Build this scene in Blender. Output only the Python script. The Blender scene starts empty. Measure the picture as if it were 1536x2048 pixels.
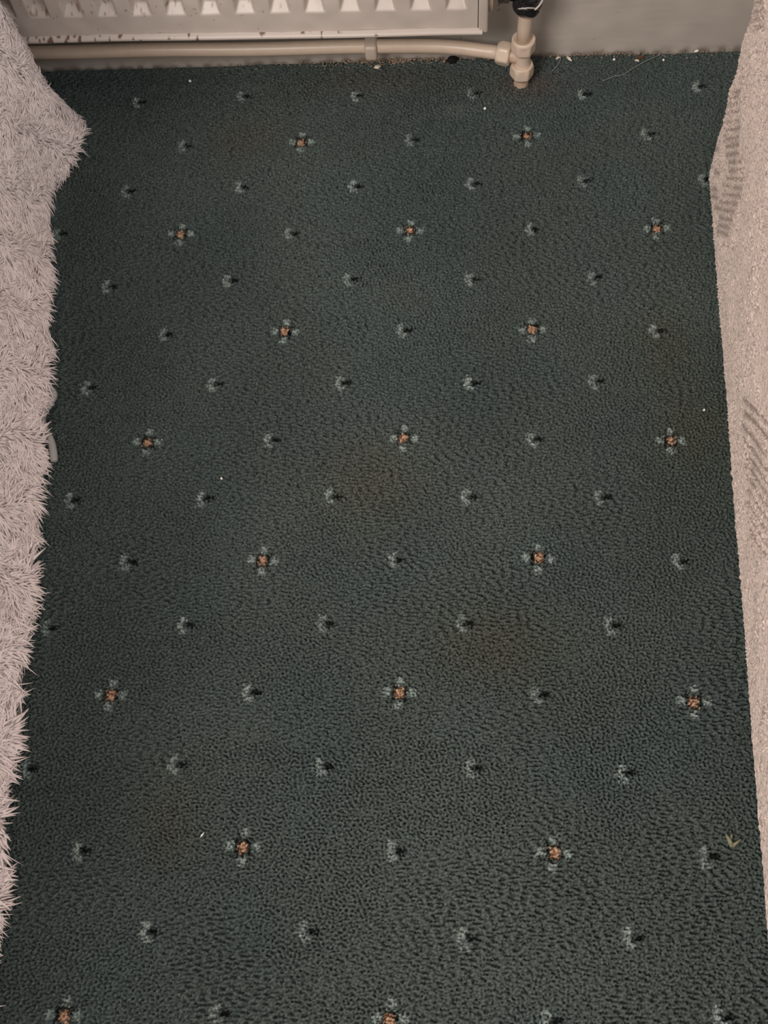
import bpy, math, random
import numpy as np
from mathutils import Vector, Matrix
random.seed(7); rng = np.random.default_rng(11)
S = bpy.context.scene; C = S.collection

# ---------------------------------------------------------------- camera
CAM = np.array([0.05303875, -0.86917147, 0.84055876]); ROT = (0.44229844, 0.06638362, 0.03228714); F = 2200.0
cd = bpy.data.cameras.new('camera'); cam = bpy.data.objects.new('camera', cd); C.objects.link(cam)
cam.location = CAM; cam.rotation_euler = ROT
cd.sensor_fit = 'VERTICAL'; cd.sensor_height = 36; cd.sensor_width = 27; cd.lens = F/2048*36; cd.clip_start = .01
S.camera = cam

# ---------------------------------------------------------------- light and exposure
S.view_settings.view_transform = 'Standard'; S.view_settings.look = 'None'
S.view_settings.gamma = 1; S.view_settings.use_curve_mapping = False
S.view_settings.exposure = 0.28
W = bpy.data.worlds.new('world'); S.world = W; W.use_nodes = True
W.node_tree.nodes['Background'].inputs[0].default_value = (1.0, .945, .93, 1)
W.node_tree.nodes['Background'].inputs[1].default_value = 0.68
def area(name, loc, target, sx, sy, power, col):
    l = bpy.data.lights.new(name, 'AREA'); l.shape = 'RECTANGLE'; l.size = sx; l.size_y = sy; l.energy = power; l.color = col
    o = bpy.data.objects.new(name, l); C.objects.link(o); o.location = loc
    o.rotation_euler = (Vector(target)-Vector(loc)).to_track_quat('-Z', 'Y').to_euler(); return o
area('ceiling_lamp_light', (-.85, -1.75, 1.8), (.05, -.2, .1), .8, .8, 34, (1, .93, .88))
area('window_light', (1.5, -1.4, 1.5), (0, -.3, 0), .9, 1.1, 16, (.88, .95, 1))

# ---------------------------------------------------------------- helpers
def eul(rx, ry, rz):
    c, s = math.cos, math.sin
    X = np.array([[1,0,0],[0,c(rx),-s(rx)],[0,s(rx),c(rx)]]); Y = np.array([[c(ry),0,s(ry)],[0,1,0],[-s(ry),0,c(ry)]])
    Z = np.array([[c(rz),-s(rz),0],[s(rz),c(rz),0],[0,0,1]]); return Z@Y@X
RM = eul(*ROT)
def fl(x, y, z=0.0):                      # photo position -> point on the horizontal plane at height z
    d = RM@np.array([(x-768)/F, -(y-1024)/F, -1]); return CAM+(z-CAM[2])/d[2]*d
YW = 0.0545                               # front of the baseboard
def wl(x, y, off=0.0):
    d = RM@np.array([(x-768)/F, -(y-1024)/F, -1]); return CAM+(YW-off-CAM[1])/d[1]*d
def tag(o, label=None, cat=None, group=None, kind=None):
    if label: o['label'] = label
    if cat: o['category'] = cat
    if group: o['group'] = group
    if kind: o['kind'] = kind
    return o
def link(name, me, mat=None, parent=None):
    o = bpy.data.objects.new(name, me); C.objects.link(o)
    if mat: me.materials.append(mat)
    if parent: o.parent = parent
    return o
def empty(name, loc=(0,0,0)):
    o = bpy.data.objects.new(name, None); C.objects.link(o); o.location = loc; o.empty_display_size = .02; return o
def raw(name, V, Q, col=None, smooth=True, tri=False):
    V = np.asarray(V, np.float32).reshape(-1, 3); k = 3 if tri else 4; Q = np.asarray(Q, np.int32).reshape(-1, k)
    me = bpy.data.meshes.new(name); me.vertices.add(len(V)); me.vertices.foreach_set('co', V.ravel())
    me.loops.add(Q.size); me.loops.foreach_set('vertex_index', Q.ravel())
    me.polygons.add(len(Q)); me.polygons.foreach_set('loop_start', np.arange(0, Q.size, k, dtype=np.int32))
    me.polygons.foreach_set('loop_total', np.full(len(Q), k, np.int32))
    me.polygons.foreach_set('use_smooth', np.full(len(Q), smooth, bool)); me.update(calc_edges=True)
    if col is not None:
        a = me.color_attributes.new('tint', 'FLOAT_COLOR', 'POINT')
        c = np.ones((len(V), 4), np.float32); c[:, :3] = np.asarray(col).reshape(-1, 3); a.data.foreach_set('color', c.ravel())
    return me
def gridq(n, m):                          # n rows, m columns
    i = np.arange(n-1)[:, None]*m+np.arange(m-1)[None]; return np.stack([i, i+1, i+m+1, i+m], -1).reshape(-1, 4)
def grid(name, X, Y, Z, col=None):
    n, m = X.shape; return raw(name, np.stack([X, Y, Z], -1), gridq(n, m), col)
def lin(r, g, b):
    return np.array([((c/255+.055)/1.055)**2.4 if c > 10 else c/255/12.92 for c in (r, g, b)])
def fnoise(n, m, dy, dx, lam_y, lam_x, bw=.45, seed=0):   # band-passed noise on a grid, wavelengths in metres
    r = np.random.default_rng(seed); w = r.standard_normal((n, m)); Fq = np.fft.rfft2(w)
    fy = np.fft.fftfreq(n, dy)[:, None]; fx = np.fft.rfftfreq(m, dx)[None]
    k = np.sqrt((fy*lam_y)**2+(fx*lam_x)**2)+1e-9
    o = np.fft.irfft2(Fq*np.exp(-(np.log(k)/bw)**2), s=(n, m)); return o/o.std()
def lownoise(n, m, dy, dx, L, seed):
    r = np.random.default_rng(seed); w = r.standard_normal((n, m)); Fq = np.fft.rfft2(w)
    fy = np.fft.fftfreq(n, dy)[:, None]; fx = np.fft.rfftfreq(m, dx)[None]
    o = np.fft.irfft2(Fq*np.exp(-((fy*L)**2+(fx*L)**2)), s=(n, m)); return o/o.std()
def mat(name, col, rough=.6, spec=.4, attr=False, var=0.0, vscale=60, bump=0.0, bscale=900, sheen=0.0, bdist=.001):
    m = bpy.data.materials.new(name); m.use_nodes = True; nt = m.node_tree; b = nt.nodes['Principled BSDF']
    b.inputs['Roughness'].default_value = rough; b.inputs['Specular IOR Level'].default_value = spec
    if sheen: b.inputs['Sheen Weight'].default_value = sheen; b.inputs['Sheen Roughness'].default_value = .5
    tc = nt.nodes.new('ShaderNodeTexCoord')
    n = nt.nodes.new('ShaderNodeTexNoise'); n.inputs['Scale'].default_value = vscale; n.inputs['Detail'].default_value = 5
    nt.links.new(tc.outputs['Object'], n.inputs['Vector'])
    mr = nt.nodes.new('ShaderNodeMapRange'); mr.inputs[1].default_value = .3; mr.inputs[2].default_value = .7
    mr.inputs[3].default_value = 1-var; mr.inputs[4].default_value = 1+var; nt.links.new(n.outputs['Fac'], mr.inputs[0])
    mx = nt.nodes.new('ShaderNodeVectorMath'); mx.operation = 'SCALE'; nt.links.new(mr.outputs[0], mx.inputs['Scale'])
    if attr:
        a = nt.nodes.new('ShaderNodeAttribute'); a.attribute_name = 'tint'; nt.links.new(a.outputs['Color'], mx.inputs[0])
    else: mx.inputs[0].default_value = tuple(col)
    nt.links.new(mx.outputs[0], b.inputs['Base Color'])
    if bump:
        n2 = nt.nodes.new('ShaderNodeTexNoise'); n2.inputs['Scale'].default_value = bscale; n2.inputs['Detail'].default_value = 3
        nt.links.new(tc.outputs['Object'], n2.inputs['Vector'])
        bp = nt.nodes.new('ShaderNodeBump'); bp.inputs['Strength'].default_value = bump; bp.inputs['Distance'].default_value = bdist
        nt.links.new(n2.outputs['Fac'], bp.inputs['Height']); nt.links.new(bp.outputs[0], b.inputs['Normal'])
    return m
def frame(d):
    d = Vector(d).normalized(); u = d.orthogonal().normalized(); 
    up = Vector((0,0,1)) if abs(d.z) < .9 else Vector((0,1,0)); u = d.cross(up).normalized(); return d, u, d.cross(u)
def tube(pts, rad, seg=20, caps=True):    # swept circle, returns V, quads (end caps collapse to the centre)
    pts = [Vector(p) for p in pts]; rad = rad if hasattr(rad, '__len__') else [rad]*len(pts); V = []; Q = []
    P = list(zip(pts, rad))
    if caps: P = [(pts[0], 1e-5)]+P+[(pts[-1], 1e-5)]
    n = len(P)
    for i, (p, r) in enumerate(P):
        j0, j1 = max(0, i-1), min(n-1, i+1)
        t = P[j1][0]-P[j0][0]
        if t.length < 1e-7: t = pts[-1]-pts[0]
        d, u, v = frame(t)
        for k in range(seg):
            a = 2*math.pi*k/seg; V.append(tuple(p+(u*math.cos(a)+v*math.sin(a))*r))
    for i in range(n-1):
        for k in range(seg): Q.append((i*seg+k, i*seg+(k+1) % seg, (i+1)*seg+(k+1) % seg, (i+1)*seg+k))
    return np.array(V), np.array(Q)
def join(parts):
    Vs = []; Qs = []; o = 0
    for V, Q in parts: Vs.append(np.asarray(V)); Qs.append(np.asarray(Q)+o); o += len(V)
    return np.concatenate(Vs), np.concatenate(Qs)
def lathe(base, axis, prof, seg=32, hexa=0.0, rot=0.0):
    """prof: (distance along axis, radius, how hexagonal 0..1)"""
    d, u, v = frame(axis); V = []; Q = []; b = Vector(base)
    for (h, r, hx) in prof:
        for k in range(seg):
            a = 2*math.pi*k/seg+rot; am = (a % (math.pi/3))-math.pi/6
            hr = r*.885/math.cos(am); rr = r*(1-hx)+min(hr, r*1.01)*hx
            V.append(tuple(b+d*h+(u*math.cos(a)+v*math.sin(a))*rr))
    for i in range(len(prof)-1):
        for k in range(seg): Q.append((i*seg+k, i*seg+(k+1) % seg, (i+1)*seg+(k+1) % seg, (i+1)*seg+k))
    return np.array(V), np.array(Q)
def boxy(c, s, bev, name, m, parent=None, rot=(0,0,0)):
    import bmesh
    bm = bmesh.new(); bmesh.ops.create_cube(bm, size=1); 
    for v in bm.verts: v.co = Vector((v.co.x*s[0], v.co.y*s[1], v.co.z*s[2]))
    bmesh.ops.bevel(bm, geom=bm.edges[:], offset=bev, segments=4, profile=.5, affect='EDGES')
    me = bpy.data.meshes.new(name); bm.to_mesh(me); bm.free()
    for p in me.polygons: p.use_smooth = True
    o = link(name, me, m, parent); o.location = c; o.rotation_euler = rot; return o

# ---------------------------------------------------------------- floor: fitted carpet
step = .0008
xf = np.arange(-.42, .40, step); yf = np.arange(-.98, YW+.004, step)
xs = np.concatenate([np.linspace(-1.0, -.44, 15), xf, np.linspace(.42, 1.0, 15)])
ys = np.concatenate([np.linspace(-1.7, -1.0, 18), yf])
X, Y = np.meshgrid(xs, ys); n, m = X.shape
ridge = fnoise(n, m, step, step, .0033, .0085, .42, 1)        # worn pile lying in little rows
blob = fnoise(n, m, step, step, .0033, .0038, .45, 2)
fine = fnoise(n, m, step, step, .0021, .0024, .35, 3)
mask = np.clip(.62+.45*lownoise(n, m, step, step, .10, 4), .12, 1)
patch = .30*np.exp(-(((X+.10)/.16)**2+((Y+.62)/.07)**2))*2
mask = np.clip(mask-patch, .1, 1)
h = ridge*mask+blob*(1-mask)+.45*fine; h = .5*np.tanh(h)-1.0*np.clip(-h-.1, 0, 1.5)
inside = ((X > -.42) & (X < .40) & (Y > -.98)).astype(float)
Z = (.0019*h+.0012*lownoise(n, m, step, step, .12, 5)*.35)*inside
Z -= .0035*np.clip((Y-(YW-.004))/.004, 0, 1)                  # tucked in at the baseboard
base = lin(71, 79, 75)
tone = lownoise(n, m, step, step, .10, 8)[..., None]; tone2 = lownoise(n, m, step, step, .16, 9)[..., None]
col = base*(1+.05*np.clip(tone2, -2, 2))*np.ones((n, m, 1))
# each tuft is dyed a little differently
col = col*(1+.30*np.clip(fnoise(n, m, step, step, .0024, .0034, .5, 6), -2, 2)[..., None])
blue = np.clip(tone, 0, 1.6)[..., None][..., 0]
col = col*(1+blue*np.array([-.03, -.01, .02]))
def stain(cx, cy, rx, ry, c, a, seed=0):
    global col
    x0, y0 = fl(cx, cy)[:2]
    g = np.exp(-(((X-x0)/rx)**2+((Y-y0)/ry)**2))*(1+.35*np.clip(tone[..., 0], -1.5, 1.5)); g = np.clip(g*a, 0, 1)[..., None]
    col = col*(1-g)+col*np.array(c)*g
for s in [(740,960,.055,.05,(1.12,.93,.86),.8), (990,1290,.06,.04,(1.15,.95,.85),.7), (1330,690,.03,.05,(1.0,.86,.78),.8),
          (490,265,.05,.05,(1.15,.9,.85),.8), (340,1640,.03,.05,(1.12,.96,.9),.8), (1400,880,.04,.05,(1.1,.92,.8),.7), (1050,170,.04,.02,(1.2,.85,.8),.7),
          (700,165,.12,.02,(1.08,.86,.82),.8), (920,222,.02,.008,(1.5,1.45,1.4),.6), 
          ]: stain(*s)
big = [(603,284),(1054,272),(362,468),(820,461),(1313,457),(570,664),(1065,660),(295,884),(808,877),(1341,882),(527,1121),(1077,1117),
       (222,1390),(799,1386),(1388,1404),(486,1694),(1108,1707),(127,2033),(780,2040),(178,664+12),(1590,664)]
small = [(279,205),(490,193),(716,193),(950,186),(1169,188),(1400,173),(371,293),(826,280),(1297,268),(258,382),(486,374),(713,371),(948,367),(1171,362),
         (1412,358),(122,467),(584,466),(1066,458),(220,573),(462,562),(703,559),(948,559),(1192,555),(334,669),(810,662),(1316,662),(180,774),(432,770),
         (688,767),(945,766),(1196,764),(545,880),(1071,878),(147,1000),(410,996),(668,993),(940,994),(1208,994),(257,1125),(795,1118),(1364,1124),
         (101,1255),(373,1249),(653,1247),(933,1247),(1228,1252),(504,1387),(1082,1390),(60,1537),(357,1530),(650,1533),(950,1536),(1255,1546),
         (164,1702),(793,1702),(1420,1715),(300,1865),(618,1862),(936,1877),(1268,1876),(443,2030),(1105,2043),(1450,2035)]
big = big[:-2]
edge = fnoise(n, m, step, step, .0034, .0034, .6, 12)
spk = fnoise(n, m, step, step, .0026, .0026, .5, 13)
PALE = lin(138, 150, 144); ORA = lin(174, 138, 112); BLK = lin(11, 13, 12)
ox = np.searchsorted(xs, -.42); oy = np.searchsorted(ys, -.98)
def motif(px, py, blobs):
    c = fl(px, py); i0 = oy+int((c[1]+.98)/step); j0 = ox+int((c[0]+.42)/step); R = 18
    sl = (slice(max(oy, i0-R), min(n, i0+R)), slice(max(ox, j0-R), min(m, j0+R)))
    if sl[0].start >= sl[0].stop or sl[1].start >= sl[1].stop: return
    dx = X[sl]-c[0]; dy = Y[sl]-c[1]; e = edge[sl]
    for (bx, by, rx, ry, cc, a) in blobs:
        bx += random.uniform(-.0006, .0006); by += random.uniform(-.0006, .0006)
        r = np.maximum(np.abs((dx-bx)/rx), np.abs((dy-by)/ry))*.6+np.hypot((dx-bx)/rx, (dy-by)/ry)*.4
        k = np.clip((1.0-r+.30*e)*3.0, 0, 1)*a; k = k[..., None]
        v = np.clip(1+.35*spk[sl], .35, 1.6)[..., None]
        col[sl] = col[sl]*(1-k)+np.array(cc)*v*k
for p in big:
    motif(*p, [(0, .0006, .0080, .0074, BLK, .98), (-.0098, .0005, .0034, .0036, PALE, .75), (.0098, .0002, .0034, .0036, PALE, .75),
               (.0004, .0098, .0032, .0034, PALE, .75), (-.0006, -.0098, .0034, .0034, PALE, .75), (0, 0, .0037, .0042, ORA, .95)])
for p in small:
    a = random.uniform(.5, .85)
    motif(*p, [(-.0040, .0042, .0032, .0030, PALE, a), (-.0052, -.0004, .0030, .0026, PALE, a), (-.0026, -.0052, .0036, .0026, PALE, a*.9),
               (.0028, .0002, .0048, .0026, BLK, .95)])
col = col*inside[..., None]+base*(1-inside[..., None])
fm = grid('floor', X, Y, Z, np.clip(col, .0005, 1))
carpet = mat('carpet_pile', (0,0,0), .95, .08, attr=True, var=.12, vscale=1500, bump=.55, bscale=1500, bdist=.0006, sheen=.0)
tag(link('floor', fm, carpet), 'dark green fitted carpet with rows of small dots and orange centred flowers', kind='structure')

# ---------------------------------------------------------------- wall and baseboard
xw = np.arange(-.9, .9, .002); zw = np.concatenate([[-.012], np.arange(0, .148, .002)])
XW, ZW = np.meshgrid(xw, zw); nn, mm = XW.shape
YB = YW+.0002*lownoise(nn, mm, .002, .002, .05, 21)+np.clip((ZW-.138)/.008, 0, 1)**2*.006-.00003*fnoise(nn, mm, .002, .002, .008, .06, .5, 22)
paint = lin(177, 168, 158)*(1+.03*lownoise(nn, mm, .002, .002, .03, 23)[..., None])
sp = fnoise(nn, mm, .002, .002, .006, .006, .6, 24)
reg = np.exp(-((XW-.09)/.05)**2-((ZW-.05)/.03)**2)
k = np.clip((sp-3.1+1.3*reg)*1.5, 0, .7)[..., None]; paint = paint*(1-k)+lin(96, 74, 60)*k
k = np.clip((sp-3.3+.6*np.exp(-((XW-.2)/.05)**2))*1.5, 0, .5)[..., None]; paint = paint*(1-k)+lin(100, 92, 88)*k
# grubby line along the carpet
k = np.clip(np.exp(-ZW/.003)*(.35+.35*fnoise(nn, mm, .002, .002, .02, .02, .6, 25)), 0, .6)[..., None]; paint = paint*(1-k)+lin(80, 64, 50)*k
pb = mat('baseboard_gloss_paint', (0,0,0), .42, .4, attr=True, bump=.12, bscale=140)
tag(link('baseboard_back', grid('baseboard_back', XW, YB, ZW, paint), pb), 'cream painted baseboard behind the radiator pipes', kind='structure')
wm = mat('wall_paint', lin(176, 166, 154), .8, .2, var=.02, bump=.1, bscale=200)
V, Q = join([(np.array([(-.9,YW+.006,-.01),(.9,YW+.006,-.01),(.9,YW+.006,2.4),(-.9,YW+.006,2.4),(-.9,YW+.1,-.01),(.9,YW+.1,-.01),(.9,YW+.1,2.4),(-.9,YW+.1,2.4)]),
              np.array([(0,1,2,3),(5,4,7,6),(4,0,3,7),(1,5,6,2),(3,2,6,7)]))])
tag(link('wall_back', raw('wall_back', V, Q, smooth=False), wm), 'cream wall above the baseboard', kind='structure')
# ---------------------------------------------------------------- radiator
rad = empty('radiator', (0, 0, 0))
tag(rad, 'cream ribbed panel radiator on the wall with rust spots along its lower edge', 'radiator')
rb = wl(975, 66, .066); rz = rb[2]+.0054; xr = rb[0]                # lower right corner of the panel
pitch = .0331; depth = .0085; yp = YW-.066
d1 = wl(913, 20, .066)
x0 = d1[0]; zr = d1[2]                                        # centre of the last channel, foot of its ramp
xp = np.concatenate([np.arange(xr-.72, xr-.0085, .0011)]); zp = np.concatenate([np.arange(rz, rz+.075, .0011), np.linspace(rz+.078, rz+.36, 60)])
XP, ZP = np.meshgrid(xp, zp); nn, mm = XP.shape
dx = np.abs(((XP-x0+pitch/2) % pitch)-pitch/2)
dpt = np.clip((.0100-dx)/.0048, 0, 1); dpt = dpt*dpt*(3-2*dpt)*.999
ramp = np.clip((ZP-zr)/.0088, 0, 1); top = np.clip((rz+.35-ZP)/.011, 0, 1)
chan = np.minimum(np.minimum(dpt, ramp), top)*(XP < x0+pitch/2)
YP = yp+depth*chan+.0003*lownoise(nn, mm, .0011, .0011, .03, 31)
pc = lin(184, 172, 162)*(1+.02*lownoise(nn, mm, .0011, .0011, .02, 32)[..., None])
rn = fnoise(nn, mm, .0011, .0011, .014, .005, .6, 33); lf = np.clip((x0-.19-XP)/.1, 0, 1)
k = np.clip((rn-2.1+1.3*lf*(chan > .08))*1.3, 0, .7)*np.clip((x0-.14-XP)/.05, 0, 1)*(ZP > zr-.002)
k = np.maximum(k, np.clip((fnoise(nn, mm, .0011, .0011, .004, .003, .5, 34)-2.7)*2, 0, .85)*np.clip((x0-.08-XP)/.1, 0, 1))[..., None]
pc = pc*(1-k)+lin(112, 74, 50)*k
pm = mat('radiator_enamel', (0,0,0), .38, .45, attr=True, bump=.05, bscale=300)
panel = link('ribbed_panel', grid('ribbed_panel', XP, YP, ZP, pc), pm, rad)
# rolled rim: bottom seam and right end return, traced as a strip with a rounded section
def strip(sec, xs_, name, fcol):
    nn_, mm_ = len(sec), len(xs_); A = np.zeros((nn_, mm_, 3))
    for i, (oy_, oz_) in enumerate(sec):
        A[i, :, 0] = xs_; A[i, :, 1] = yp+oy_+.0003*np.sin(xs_*37); A[i, :, 2] = rz+oz_+.0004*np.sin(xs_*23+1)
    return link(name, raw(name, A, gridq(nn_, mm_), fcol(A)), pm, rad)
sx = np.arange(xr-.72, xr-.004, .0008)
def rust_rim(A):
    nn_, mm_ = A.shape[:2]; c = np.ones((nn_, mm_, 1))*lin(186, 174, 164)
    r1 = fnoise(nn_, mm_, .0008, .0008, .006, .011, .7, 41); xx = A[..., 0]
    a = np.clip((r1-2.2+1.9*np.exp(-((xx+.335)/.05)**2)+1.0*np.exp(-((xx+.10)/.05)**2)+.6*np.exp(-((xx+.22)/.06)**2))*2.2, 0, .9)*(xx < 0)
    return c*(1-a[..., None])+lin(92, 58, 42)*a[..., None]
sec = [(.0, .0006), (-.0012, .0001), (-.0034, -.0006), (-.0046, -.0018), (-.0048, -.0034), (-.0040, -.0048), (-.0022, -.0054), (.001, -.0052), (.004, -.0048), (.010, -.0048), (.022, -.0046)]
strip(sec, sx, 'bottom_rim', rust_rim)
# back plate closing the water way, end cap and brackets
V, Q = join([(np.array([(xr-.72,yp+.016,rz),(xr-.009,yp+.016,rz),(xr-.009,yp+.016,rz+.36),(xr-.72,yp+.016,rz+.36)]), np.array([(0,3,2,1)]))])
link('back_panel', raw('back_panel', V, Q, np.ones((4,3))*lin(184,172,162), smooth=False), pm, rad)
rimm = mat('radiator_rim_enamel', lin(186, 174, 164), .38, .45, var=.02, bump=.05, bscale=300)
boxy((xr-.0042, yp+.0085, rz+.1775), (.0090, .0215, .363), .0022, 'end_rim', rimm, rad)
for bx_ in (xr-.12, xr-.60):
    boxy((bx_, (yp+.014+YW+.004)/2, rz+.25), (.03, YW+.004-yp-.010, .12), .002, 'wall_bracket', rimm, rad)
bz_ = wl(985, 8, .044)[2]+.004
# air vent plug seen past the right edge
V, Q = lathe((xr+.0011, yp+.024, bz_), (1, 0, 0), [(0, .001, 0), (0, .010, 0), (.0025, .011, 0), (.004, .0095, 0), (.0043, .001, 0)], 24)
boss = (V, Q)

pv = Matrix.Translation((xr, yp, rz)); rad.matrix_world = pv@Matrix.Rotation(-.0186, 4, 'Z')@pv.inverted()   # hangs slightly askew

# ---------------------------------------------------------------- pipework
pipe_m = mat('pipe_gloss_paint', lin(200, 180, 160), .35, .5, var=.04, vscale=90, bump=.10, bscale=220)
nut_m = mat('fitting_gloss_paint', lin(208, 188, 168), .33, .5, var=.05, vscale=120, bump=.10, bscale=260)
rust_m = mat('pipe_collar_paint', lin(190, 164, 142), .5, .4, var=.12, vscale=260, bump=.2, bscale=400)
pw = empty('radiator_pipework', (0, 0, 0))
tag(pw, 'cream painted heating pipe with a tee fitting, from the carpet to the black taped valve', 'pipe')
P0 = fl(1042, 166); yt = P0[1]; offt = YW-yt; xt = P0[0]
def zat(py, px=1047): return wl(px, py, offt)[2]
def xat(z): return xt+(0.0006)*(z/.05)
def vpart(name, prof, m_, rot=0.0):
    V, Q = lathe((xt, yt, 0), (0, 0, 1), [(a, max(r, 1e-5), hx) for a, r, hx in prof], 48, rot=rot)
    return link(name, raw(name, V, Q), m_, pw)
vpart('floor_stub', [(-.006, .0075, 0), (.006, .0075, 0), (.013, .0072, 0)], rust_m)
vpart('compression_nut', [(.0078, .0066, 0), (.0080, .0088, 0), (.0098, .0098, .2), (.0120, .0121, .9), (.0128, .0123, 1), (.0205, .0123, 1), (.0213, .0121, .9), (.0232, .0112, .25), (.0246, .0108, 0), (.0250, .0100, 0), (.0242, .0085, 0), (.0236, .006, 0)], nut_m, .45)
vpart('tee_body', [(.022, .0082, 0), (.026, .0079, 0), (.040, .0079, 0), (.043, .0082, 0)], nut_m)
vpart('compression_nut', [(.0390, .0060, 0), (.0392, .0086, 0), (.0408, .0098, .2), (.0424, .0120, .9), (.0432, .0122, 1), (.0495, .0122, 1), (.0505, .0121, .9), (.0526, .0117, .15), (.0560, .0116, 0), (.0566, .0108, 0), (.0556, .0088, 0), (.0548, .006, 0)], nut_m, .7)
V, Q = tube([(xt, yt, .05), (xt+.0003, yt, .07), (xt+.0010, yt, .088), (xt+.0012, yt, .1)], .0072, 32)
link('riser', raw('riser', V, Q), pipe_m, pw)
# branch towards the left, angled a little back to the wall
link('union_nut', raw('union_nut', *boss), nut_m, pw)
pb1 = Vector((xt, yt, .0330)); offp = .0215
q1 = Vector(wl(1003, 106, offt-.0065)); bd = (q1-pb1); bd.normalize()
V, Q = lathe(pb1, bd, [(0, .0070, 0), (.011, .0072, 0), (.0135, .0075, 0)], 32)
link('branch_neck', raw('branch_neck', V, Q), rust_m, pw)
V, Q = lathe(pb1, bd, [(.0120, .006, 0), (.0121, .0098, 0), (.0132, .0112, .5), (.0145, .0119, .95), (.0152, .0120, 1), (.0225, .0120, 1), (.0235, .0117, .9), (.0250, .0108, .3), (.0262, .0098, 0), (.0264, .006, 0)], 48, rot=.2)
link('compression_nut', raw('compression_nut', V, Q), nut_m, pw)
bpt = Vector(wl(885, 91, offp)); far = Vector(wl(300, 101, offp)); e1 = pb1+bd*.02
path = [e1]; ctrl0 = bpt+(e1-bpt)*.42; dl = (far-bpt).normalized(); ctrl1 = bpt+dl*.035
path += [e1+(ctrl0-e1)*t for t in (.3, .6, .85)]
for i in range(13):
    t = i/12; path.append(ctrl0*(1-t)**2+bpt*2*t*(1-t)+ctrl1*t*t)
L = (far-bpt).length
for t in np.linspace(.05, 1.6, 40): path.append(ctrl1+dl*(t*L)+Vector((0, 0, .0006*math.sin(t*9))))
V, Q = tube(path, .0069, 28); link('horizontal_pipe', raw('horizontal_pipe', V, Q), pipe_m, pw)

# valve wrapped with black tape
tape = mat('black_tape', lin(30, 28, 30), .22, .7, var=.25, vscale=150, bump=.9, bscale=110, bdist=.004)
zt = .0880; xx = xt+.0016; V = []; nz = 46; seg = 72; 
for i in range(nz):
    t = i/(nz-1); r = .0090+.0044*min(1, t*7)**.5 if t > 0 else .0088
    for k_ in range(seg):
        a = 2*math.pi*k_/seg; wr = .0006*math.sin((t*nz*.42+a*1.0)*2.2+math.sin(a*2))+.0004*math.sin(a*5+t*21)
        sag = .0016*math.sin(a-.6) if i < 6 else 0
        V.append((xx+(r+wr)*math.cos(a), yt+(r+wr)*math.sin(a), zt+t*.052+sag*(1-i/6)+.0005*math.sin(3*a)))
Q = [(i*seg+k_, i*seg+(k_+1) % seg, (i+1)*seg+(k_+1) % seg, (i+1)*seg+k_) for i in range(nz-1) for k_ in range(seg)]
Vb = len(V); V += [(xx, yt, zt+.0006), (xx, yt, zt+.054)]
V = np.array(V); Vc = []
Q += [(k_, Vb, Vb, (k_+1) % seg) for k_ in range(0)]
tw = link('tape_wrap', raw('tape_wrap', V, Q), tape, pw); tw['label'] = 'shiny black tape wound around the valve'
wt = mat('tape_white_streak', lin(190, 182, 176), .4, .4)
V, Q = lathe((xx, yt, zt-.0006), (0, 0, 1), [(0, .0074, 0), (-.0006, .0090, 0), (.0008, .0098, 0), (.0022, .0099, 0)], 40)
w2 = link('valve_collar', raw('valve_collar', V, Q), nut_m, pw)
pts = [(xx+.0146*math.cos(a), yt+.0146*math.sin(a), zt+.010+.010*(a+1.5)/1.6) for a in np.linspace(-1.15, .1, 14)]
V, Q = tube(pts, [.0003]+[.0010]*12+[.0003], 8); link('tape_streak', raw('tape_streak', V, Q), wt, pw)
pts = [(xx+.0142*math.cos(a), yt+.0142*math.sin(a), zt+.0135+.0022*math.sin(a*3)) for a in np.linspace(-2.3, -1.05, 14)]
V, Q = tube(pts, [.0002]+[.0006]*12+[.0002], 8); link('tape_streak', raw('tape_streak', V, Q), wt, pw)
zc = wl(1010, -6, offt)[2]
V, Q = lathe((xx-.004, yt, zc+.0065), (-1, 0, 0), [(0, .009, 0), (.0135, .009, 0), (.014, .0105, 1), (.0235, .0105, 1), (.024, .007, 0), (.030, .007, 0)], 36)
link('valve_tail', raw('valve_tail', V, Q), tape, pw)

# pipe clip on the baseboard
pc_ = Vector(wl(743, 97, offp))
tt = (pc_.x-bpt.x)/(far.x-bpt.x); zc2 = (bpt+(far-bpt)*tt).z
clip = empty('pipe_clip', (pc_.x, YW, zc2)); tag(clip, 'cream painted square pipe clip holding the horizontal pipe under the radiator', 'clip')
cm = mat('clip_paint', lin(196, 180, 164), .4, .45, var=.03, bump=.08, bscale=260)
boxy((-.0002, -offp-.0005, -.0006), (.0128, .0185, .0190), .0032, 'clip_band', cm, clip, (0.12, 0, 0))
boxy((.0006, -.006, .0075), (.0105, .018, .010), .002, 'clip_base', cm, clip)

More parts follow.
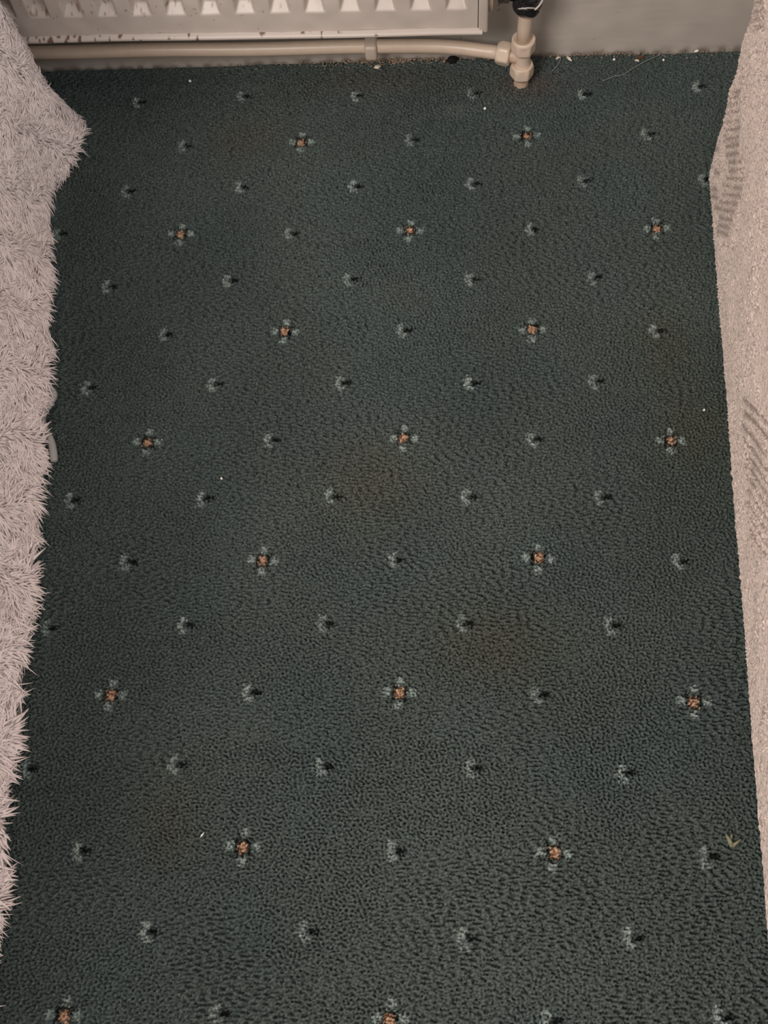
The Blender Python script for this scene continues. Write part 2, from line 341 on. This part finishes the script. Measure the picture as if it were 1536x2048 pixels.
# ---------------------------------------------------------------- sofa side on the right
A = fl(1415, 347); B = fl(1480, 1200); dirY = (B-A)/(A[1]-B[1])
fab_m = mat('chenille_weave', (0,0,0), .9, .15, attr=True, var=.08, vscale=700, bump=.5, bscale=900, bdist=.0008, sheen=.15)
sy = np.concatenate([np.arange(.0, .84, .0009), np.linspace(.85, 1.35, 30)]); sz = np.concatenate([np.arange(.0, .25, .0009), np.linspace(.253, .52, 24)])
SY, SZ = np.meshgrid(sy, sz); nn, mm = SY.shape
st1 = fnoise(nn, mm, .0009, .0009, .0034, .011, .5, 51); st2 = fnoise(nn, mm, .0009, .0009, .003, .0036, .5, 52); big_ = lownoise(nn, mm, .0009, .0009, .05, 53)
mixm = np.clip(.5+.5*big_, 0, 1); tex = st1*(1-mixm)+st2*mixm
bulge = .0006*lownoise(nn, mm, .0009, .0009, .05, 54)*np.clip(SZ/.03, 0, 1)+.004*np.sin(np.clip(SZ/.5, 0, 1)*math.pi)
rc = .012; corner = np.where(SY < rc, rc-np.sqrt(np.clip(rc**2-(rc-SY)**2, 0, None)), 0)   # rounded far corner
hb = .010*np.clip(1-SZ/.006, 0, 1)**2*.4
fold_ = .03-np.sqrt(np.clip(.03**2-np.clip(SZ-.49, 0, .03)**2, 0, None))   # rolls over onto the seat side
off = corner+hb-bulge-.0006*tex+fold_
XS = A[0]+dirY[0]*SY+off; YS = A[1]-SY+0*SZ; ZS = SZ+.0015+.0012*np.sin(SY*31)*np.clip(1-SZ/.05, 0, 1)
fc = lin(214, 196, 184)*(1+.15*np.clip(tex, -2, 2)[..., None])*(1+.03*np.clip(big_, -2, 2)[..., None])
fleck = np.clip((st2*.6+st1*.8-1.1)*1.2, 0, .75)
lines = np.zeros((nn, mm)); yy = A[1]-SY
def fpt(px, py):                          # photo point -> (y, z) on the fabric face
    nrm = np.array([-(B-A)[1], (B-A)[0], 0]); d = RM@np.array([(px-768)/F, -(py-1024)/F, -1]); p = CAM+((A-CAM)@nrm)/(d@nrm)*d; return p[1], p[2]
def seg_(a, b, w, s):
    ay, az = a; by, bz = b; dy, dz = by-ay, bz-az; L2 = dy*dy+dz*dz
    t = np.clip(((yy-ay)*dy+(SZ-az)*dz)/L2, 0, 1); d = np.hypot(yy-ay-t*dy, SZ-az-t*dz)
    np.maximum(lines, s*np.clip(1.15-d/w+.55*st2-.3*st1, 0, 1), out=lines)
rungs = [((1470,188),(1484,184)),((1460,200),(1480,196)),((1456,214),(1480,208)),((1455,231),(1484,224)),((1452,248),(1486,243)),((1456,265),(1490,258)),((1456,282),(1488,276)),((1457,296),(1488,291)),
         ((1458,312),(1488,309)),((1462,327),(1492,325)),((1462,344),(1492,343)),((1458,358),(1494,361)),((1450,373),(1490,379)),((1448,390),(1485,395)),((1440,405),(1478,411)),
         ((1430,418),(1472,426)),((1440,436),(1468,443)),((1438,451),(1462,459)),((1435,464),(1458,473)),((1430,345),(1440,350)),((1425,380),(1436,384)),((1425,395),(1436,400)),((1420,300),(1440,300)),
         ((1518,10),(1536,4)),((1512,30),(1536,22)),((1506,47),(1536,38)),((1516,62),(1536,55))]
for a, b in rungs: seg_(fpt(*a), fpt(*b), .0023, .75)
for a, b in [((1482,190),(1492,250)),((1456,200),(1452,262)),((1476,270),(1478,400)),((1494,290),(1498,360)),((1472,300),(1474,350)),((1440,400),(1438,460))]: seg_(fpt(*a), fpt(*b), .0018, .4)
for i in range(11):                       # slanting woven bars
    y0 = 800+i*26; x0_ = 1480+i*2.2+(10 if i < 2 else 0)
    seg_(fpt(x0_, y0), fpt(x0_+24, y0+22+i*1.2), .0024, .85); seg_(fpt(x0_+24, y0+22+i*1.2), fpt(x0_+58, y0+54+i*4), .0024, .8)
for i in range(5): seg_(fpt(1492+i*11, 830+i*12), fpt(1500+i*11, 1040+i*14), .0014, .25)
for cy in (-1.0, -.86, .0):               # the same motif again further along, beyond the picture
    for i in range(9): seg_((cy+.012*i, .10+.004*i), (cy+.012*i+.004, .15+.004*i), .0024, .5)
k = np.maximum(lines, fleck)[..., None]
fc = fc*(1-k)+lin(110, 88, 78)*k
off_l = .0007*lines; XS = XS+off_l
sofa = empty('sofa', (float(A[0]), float(A[1]), 0)); tag(sofa, 'beige woven fabric sofa side standing on the carpet along the right edge', 'sofa')
def place(o): o.matrix_parent_inverse = sofa.matrix_world.inverted(); o.location = (-sofa.location[0], -sofa.location[1], 0); return o
sp_ = link('side_panel', grid('side_panel', XS, YS, ZS, fc), fab_m, sofa); place(sp_)
plain = mat('chenille_plain', lin(214, 196, 184), .9, .15, var=.12, vscale=500, bump=.5, bscale=900, bdist=.0008)
ph_ = math.asin(float(dirY[0])); cen = A+dirY*.676+np.array([math.cos(ph_), math.sin(ph_), 0])*(.285+.0055)
o = boxy((cen[0]-A[0], cen[1]-A[1], .2615), (.57, 1.340, .519), .026, 'body', plain, sofa, (0, 0, ph_))

# ---------------------------------------------------------------- fleecy throw hanging on the left
hem_px = [(-60,2300),(-25,1980),(2,1800),(8,1640),(30,1480),(50,1330),(60,1210),(68,1110),(74,1000),(78,920),(84,860),(98,760),(100,700),(96,640),(100,560),(92,500),(94,440),(97,390),(110,345),(135,315),(162,285),(170,262)]
zh = .016
hem = np.array([fl(a, b, zh)[:2] for a, b in hem_px])
hem[:, 0] -= .0015
cxy = hem[-1]
tail = np.array([cxy+(-.010, .016), cxy+(-.03, .026), cxy+(-.07, .030), cxy+(-.14, .030), cxy+(-.24, .030), cxy+(-.34, .030)])
hem = np.concatenate([[[hem[0, 0], -1.35]], hem, tail])
def resample(P, N):
    s = np.r_[0, np.cumsum(np.hypot(*np.diff(P, axis=0).T))]; t = np.linspace(0, s[-1], N)
    o = np.stack([np.interp(t, s, P[:, 0]), np.interp(t, s, P[:, 1])], 1)
    for _ in range(3): o[1:-1] = (o[:-2]+2*o[1:-1]+o[2:])/4
    return o, t
NS = 700; H, ts = resample(hem, NS)
upp = np.concatenate([[[-.33, -1.35]], [[-.345, -.8], [-.357, -.5], [-.366, -.2], [-.368, -.10], [-.366, -.055], [-.374, -.030], [-.395, -.018]], hem[-4:]+(0, -.006)])
U, _ = resample(upp, 1400)
# match by proportion between hem and upper outline
def match(H, U):
    r = []
    for hx, hy in H: r.append(U[np.argmin((U[:, 1]-hy)**2*1.0+(U[:, 0]-hx)**2*.6)])
    r = np.array(r)
    for _ in range(40): r[1:-1] = (r[:-2]+2*r[1:-1]+r[2:])/4
    return r
UM = match(H, U)
prof = [(t, 'side') for t in np.linspace(0, 1, 60)]
rows = []
HT = .42
tng = np.gradient(H, axis=0); tng /= np.linalg.norm(tng, axis=1)[:, None]; out = np.stack([tng[:, 1], -tng[:, 0]], 1)
hemw = .004*np.sin(ts*19+.7)+.003*np.sin(ts*53)+.002*np.sin(ts*97+2)
rows.append(np.c_[H-out*.006, zh+hemw+.002]); rows.append(np.c_[H-out*.0015, zh+hemw-.0035])
for i in range(64):
    t = i/63; z = zh+t*(HT-zh); wgt = math.exp(-(z-zh)/.055)
    P = H*wgt+UM*(1-wgt)
    fold = (.0045*np.sin(ts*26+z*9)+.003*np.sin(ts*61+z*20))*min(1, t*4)*(1-t)
    rows.append(np.c_[P+out*(fold[:, None]), np.full(NS, z)+hemw*(1-t)**4])
for i in range(1, 14):                    # over the edge and flat on top
    a = min(1, i/6)*math.pi/2; r = .03
    P = UM-out*(r*(1-math.cos(a)))*1.0; zt_ = HT+r*math.sin(a)
    if i > 6: P = P-np.array([1, 0])*(i-6)*.035; zt_ = HT+r+.004*math.sin(i)
    P[:, 1] = np.minimum(P[:, 1], UM[:, 1])
    rows.append(np.c_[P, np.full(NS, zt_)])
G = np.array(rows); nr = len(G)
throw_m = mat('fleece_backing', lin(236, 220, 215), .95, .1, var=.05, vscale=200, bump=.3, bscale=500)
tme = raw('throw_blanket', G, gridq(nr, NS))
throw = link('throw_blanket', tme, throw_m)
so = throw.modifiers.new('thickness', 'SOLIDIFY'); so.thickness = .003; so.offset = -1
tag(throw, 'pinkish white long pile fleecy throw hanging to the carpet on the left', 'blanket')
# pile tufts, curved tapering locks
def tufts(N, ilo, ihi, jlo, jhi, seed, ln=(.008, .015), wd=.0015):
    r = np.random.default_rng(seed)
    i = r.uniform(ilo, ihi, N); j = r.uniform(jlo, jhi, N); ii = i.astype(int); jj = j.astype(int); fi = (i-ii)[:, None]; fj = (j-jj)[:, None]
    P = G[ii, jj]*(1-fi)*(1-fj)+G[ii+1, jj]*fi*(1-fj)+G[ii, jj+1]*(1-fi)*fj+G[ii+1, jj+1]*fi*fj
    du = G[ii, jj+1]-G[ii, jj]; dv = G[ii+1, jj]-G[ii, jj]
    Nn = np.cross(du, dv); Nn /= np.linalg.norm(Nn, axis=1)[:, None]+1e-12
    Nn[Nn[:, 0] < -.3] *= -1; 
    T = du/(np.linalg.norm(du, axis=1)[:, None]+1e-12); D = -np.cross(T, Nn); D[D[:, 2] > 0] *= -1      # downhill
    # clumped direction
    ph = 2.2*np.sin(P[:, 1]*95+P[:, 2]*60)+1.7*np.sin(P[:, 1]*41-P[:, 2]*130+1)+r.normal(0, .5, N)
    lay = (D*np.cos(ph*.5)[:, None]+T*np.sin(ph*.5)[:, None])
    Lg = r.uniform(ln[0], ln[1], N)[:, None]; up = r.uniform(.25, .6, N)[:, None]
    side = np.cross(Nn, lay); side /= np.linalg.norm(side, axis=1)[:, None]+1e-12
    curl = r.normal(0, .45, N)[:, None]
    V = []; prm = [(0, 1), (.3, .95), (.6, .72), (.85, .38), (1, .04)]; w = r.uniform(.7, 1.3, N)[:, None]*wd
    for t, wv in prm:
        c = P+Lg*(lay*t*(.55+.45*t)+Nn*up*(t-.55*t*t)+side*curl*t*t)
        V += [c-side*w*wv, c+Nn*w*wv*.7, c+side*w*wv]
    V = np.stack(V, 1).reshape(-1, 3); nb = len(prm)*3; q = []
    for s_ in range(len(prm)-1): a = s_*3; q += [(a, a+1, a+4, a+3), (a+1, a+2, a+5, a+4), (a+2, a, a+3, a+5)]
    Q = (np.arange(N)[:, None, None]*nb+np.array(q)[None]).reshape(-1, 4); tone_ = np.repeat(r.uniform(.93, 1.05, N), nb)[:, None]*lin(236, 220, 215)
    return V, Q, tone_
vis_j = int(NS*.12)
V1, Q1, c1 = tufts(60000, 2, 34, vis_j, NS*.86, 61)
V2, Q2, c2 = tufts(1300, .2, 3.2, vis_j, NS*.86, 62, (.008, .014), .0011)
V3, Q3, c3 = tufts(12000, 30, nr-2, 4, NS-3, 63, (.010, .018), .003)
V4, Q4, c4 = tufts(5000, 2, 34, 2, vis_j, 64, (.010, .018), .0024)
V, Q = join([(V1, Q1), (V2, Q2), (V3, Q3), (V4, Q4)])
pile_m = mat('fleece_pile', (0,0,0), .85, .12, attr=True, var=.03, vscale=200, sheen=.2)
pl = link('fleece_pile', raw('fleece_pile', V, Q, np.concatenate([c1, c2, c3, c4])), pile_m, throw); tag(pl, kind='stuff')

# ---------------------------------------------------------------- small things on the carpet
white = mat('white_plastic', lin(160, 156, 152), .45, .4, var=.04)
pts = [fl(90, 770, .008), fl(104, 782, .008), fl(107, 793, .006), fl(98, 808, .006), fl(84, 835, .006), fl(90, 860, .006), fl(101, 880, .006), fl(107, 905, .006), fl(108, 924, .005)]
P = [Vector(p) for p in pts]; sm = []
for i in range(len(P)-1):
    a, b, c, d = P[max(i-1, 0)], P[i], P[i+1], P[min(i+2, len(P)-1)]
    for t in np.linspace(0, 1, 7)[:-1]: sm.append(.5*((2*b)+(c-a)*t+(2*a-5*b+4*c-d)*t*t+(-a+3*b-3*c+d)*t**3))
sm.append(P[-1]); V, Q = tube(sm, [.0034]*(len(sm)-2)+[.003, .002], 18)
tag(link('plastic_strip', raw('plastic_strip', V, Q), white), 'bent white plastic strip poking out from under the fleecy throw', 'strip')
# fine hair by the baseboard
hair_m = mat('hair', lin(120, 128, 122), .5, .4)
def thread(pxs, r, name, m_, label, cat, z=.0018):
    P = [Vector(fl(a, b, z+.0006*math.sin(i*1.3))) for i, (a, b) in enumerate(pxs)]; sm = []
    for i in range(len(P)-1):
        a, b, c, d = P[max(i-1, 0)], P[i], P[i+1], P[min(i+2, len(P)-1)]
        for t in np.linspace(0, 1, 6)[:-1]: sm.append(.5*((2*b)+(c-a)*t+(2*a-5*b+4*c-d)*t*t+(-a+3*b-3*c+d)*t**3))
    sm.append(P[-1]); V, Q = tube(sm, r, 8); return tag(link(name, raw(name, V, Q), m_), label, cat)
thread([(1320,110),(1300,118),(1270,134),(1248,148),(1228,153),(1205,162)], .00038, 'hair_strand', hair_m, 'long pale hair lying on the carpet in front of the baseboard, left of the sofa', 'hair')
thread([(1104,142),(1113,133),(1120,122),(1122,112)], .00045, 'lint_thread', hair_m, 'short grey thread on the carpet right of the tee fitting', 'thread')
# straw-like wisp near the lower right
straw = mat('dry_wisp', lin(122, 120, 98), .7, .3, var=.2, vscale=600)
def wisp():
    a, b, c = [Vector(fl(x, y, z)) for x, y, z in ((1452,1668,.004),(1464,1692,.0025),(1482,1679,.004))]
    p1 = tube([a, a*.5+b*.5+Vector((0,0,.001)), b], [.0006, .0016, .0018], 10); p2 = tube([b, b*.5+c*.5, c], [.0017, .0010, .0007], 10)
    e = tube([Vector(fl(1464,1668,.004)), a*.3+b*.7], [.0008, .0012], 8)
    V, Q = join([p1, p2, e]); return tag(link('dry_wisp', raw('dry_wisp', V, Q), straw), 'small V shaped straw coloured wisp on the carpet beside the lower end of the sofa', 'wisp')
wisp()
chip_m = mat('pale_chip', lin(206, 194, 176), .7, .3, var=.1, vscale=400)
bright_m = mat('white_crumb', lin(238, 236, 228), .7, .3)
def chip(px, py, sx_, sy_, rz_, name, m_, label, cat, group=None, z=.0020, h_=.0014):
    import bmesh
    bm = bmesh.new(); bmesh.ops.create_icosphere(bm, subdivisions=2, radius=1)
    for v in bm.verts:
        f = 1+.28*math.sin(v.co.x*5+px)*math.cos(v.co.y*4+py); v.co = Vector((v.co.x*sx_*f, v.co.y*sy_*f, v.co.z*h_*(.8+.2*f)))
    me = bpy.data.meshes.new(name); bm.to_mesh(me); bm.free(); o = link(name, me, m_)
    o.location = fl(px, py, z); o.rotation_euler = (.1, .12, rz_); return tag(o, label, cat, group)
chip(905,121,.0064,.0050,0,'dark_notch',mat('notch_black', lin(20,15,13),.8,.2),'small dark notch, shaped as a round black lump, at the carpet edge under the bend of the pipe','lump',None,.0005,.0045)  # added black lump stands in for a dark hole in the carpet edge
chip(1138,117,.0040,.0014,-.8,'paint_flake',chip_m,'larger curled cream paint flake on the carpet against the baseboard, right of the tee fitting','flake')
chip(1116,116,.0026,.0012,.6,'paint_flake',chip_m,'smaller cream paint flake between the tee fitting and the larger curled flake','flake')
chip(754,134,.0034,.0024,.1,'plaster_lump',chip_m,'pale rounded plaster lump on the carpet edge below the pipe clip','crumb')
chip(970,217,.0014,.0013,0,'white_crumb',bright_m,'tiny white crumb on the carpet in front of the tee fitting','crumb')
chip(443,957,.0011,.0010,0,'white_crumb',bright_m,'tiny white speck on the open carpet in the left middle of the photo','crumb')
chip(380,162,.0015,.0012,0,'white_crumb',bright_m,'tiny white speck on the dark carpet under the left part of the radiator','crumb')
chip(405,1669,.0022,.0006,.9,'lint_fleck',bright_m,'short white lint fleck up and left of the lower left orange centred flower','lint')
chip(1408,820,.0010,.0010,0,'white_crumb',bright_m,'tiny white speck close to the middle of the sofa side','crumb')
chip(1228,119,.0015,.0010,.3,'white_crumb',bright_m,'tiny white speck near the baseboard, right of the two cream flakes','crumb')
chip(1327,120,.0011,.0010,.3,'white_crumb',bright_m,'tiny white speck at the upper end of the long hair by the baseboard','crumb')
chip(1393,102,.0024,.0012,.3,'white_crumb',bright_m,'pale crumb wedged at the baseboard close to the sofa','crumb')
chip(1281,114,.0042,.0022,.1,'brown_crumb',mat('brown_debris', lin(86,62,44),.8,.2,var=.3,vscale=500),'dark brown crumb at the baseboard, left of the upper end of the long hair','crumb')
chip(1274,121,.0026,.0009,-.2,'paint_flake',chip_m,'thin pale flake just in front of the brown crumb by the baseboard','flake')
# gritty dust along the baseboard: nobody could count it
r = np.random.default_rng(77); Vs = []; 
import bmesh as _b
bm = _b.new(); _b.ops.create_icosphere(bm, subdivisions=1, radius=1); iv = np.array([v.co[:] for v in bm.verts]); it = np.array([[v.index for v in f.verts] for f in bm.faces]); bm.free()
N = 420; px = np.concatenate([r.normal(790, 75, 260), r.uniform(430, 1000, 60), r.uniform(1080, 1470, 100)]); px = px[(px > 330) & (px < 1470)]; px = px[(px < 1005) | (px > 1080)]; N = len(px)
c = np.stack([fl(x, 116) for x in px]); c[:, 1] = YW-.0015-np.abs(r.normal(0, .0038, N)); c[:, 2] = .0015
V = (c[:, None]+iv[None]*(r.uniform(.00035, .0010, (N, 1, 1))*np.array([1.3, 1, .8]))).reshape(-1, 3); Q = (np.arange(N)[:, None, None]*len(iv)+it[None]).reshape(-1, 3)
tag(link('grit', raw('grit', V, Q, tri=True), mat('grit', lin(150, 128, 108), .9, .1, var=.3, vscale=900)), 'fine pale grit scattered along the carpet edge at the baseboard', 'grit', kind='stuff')
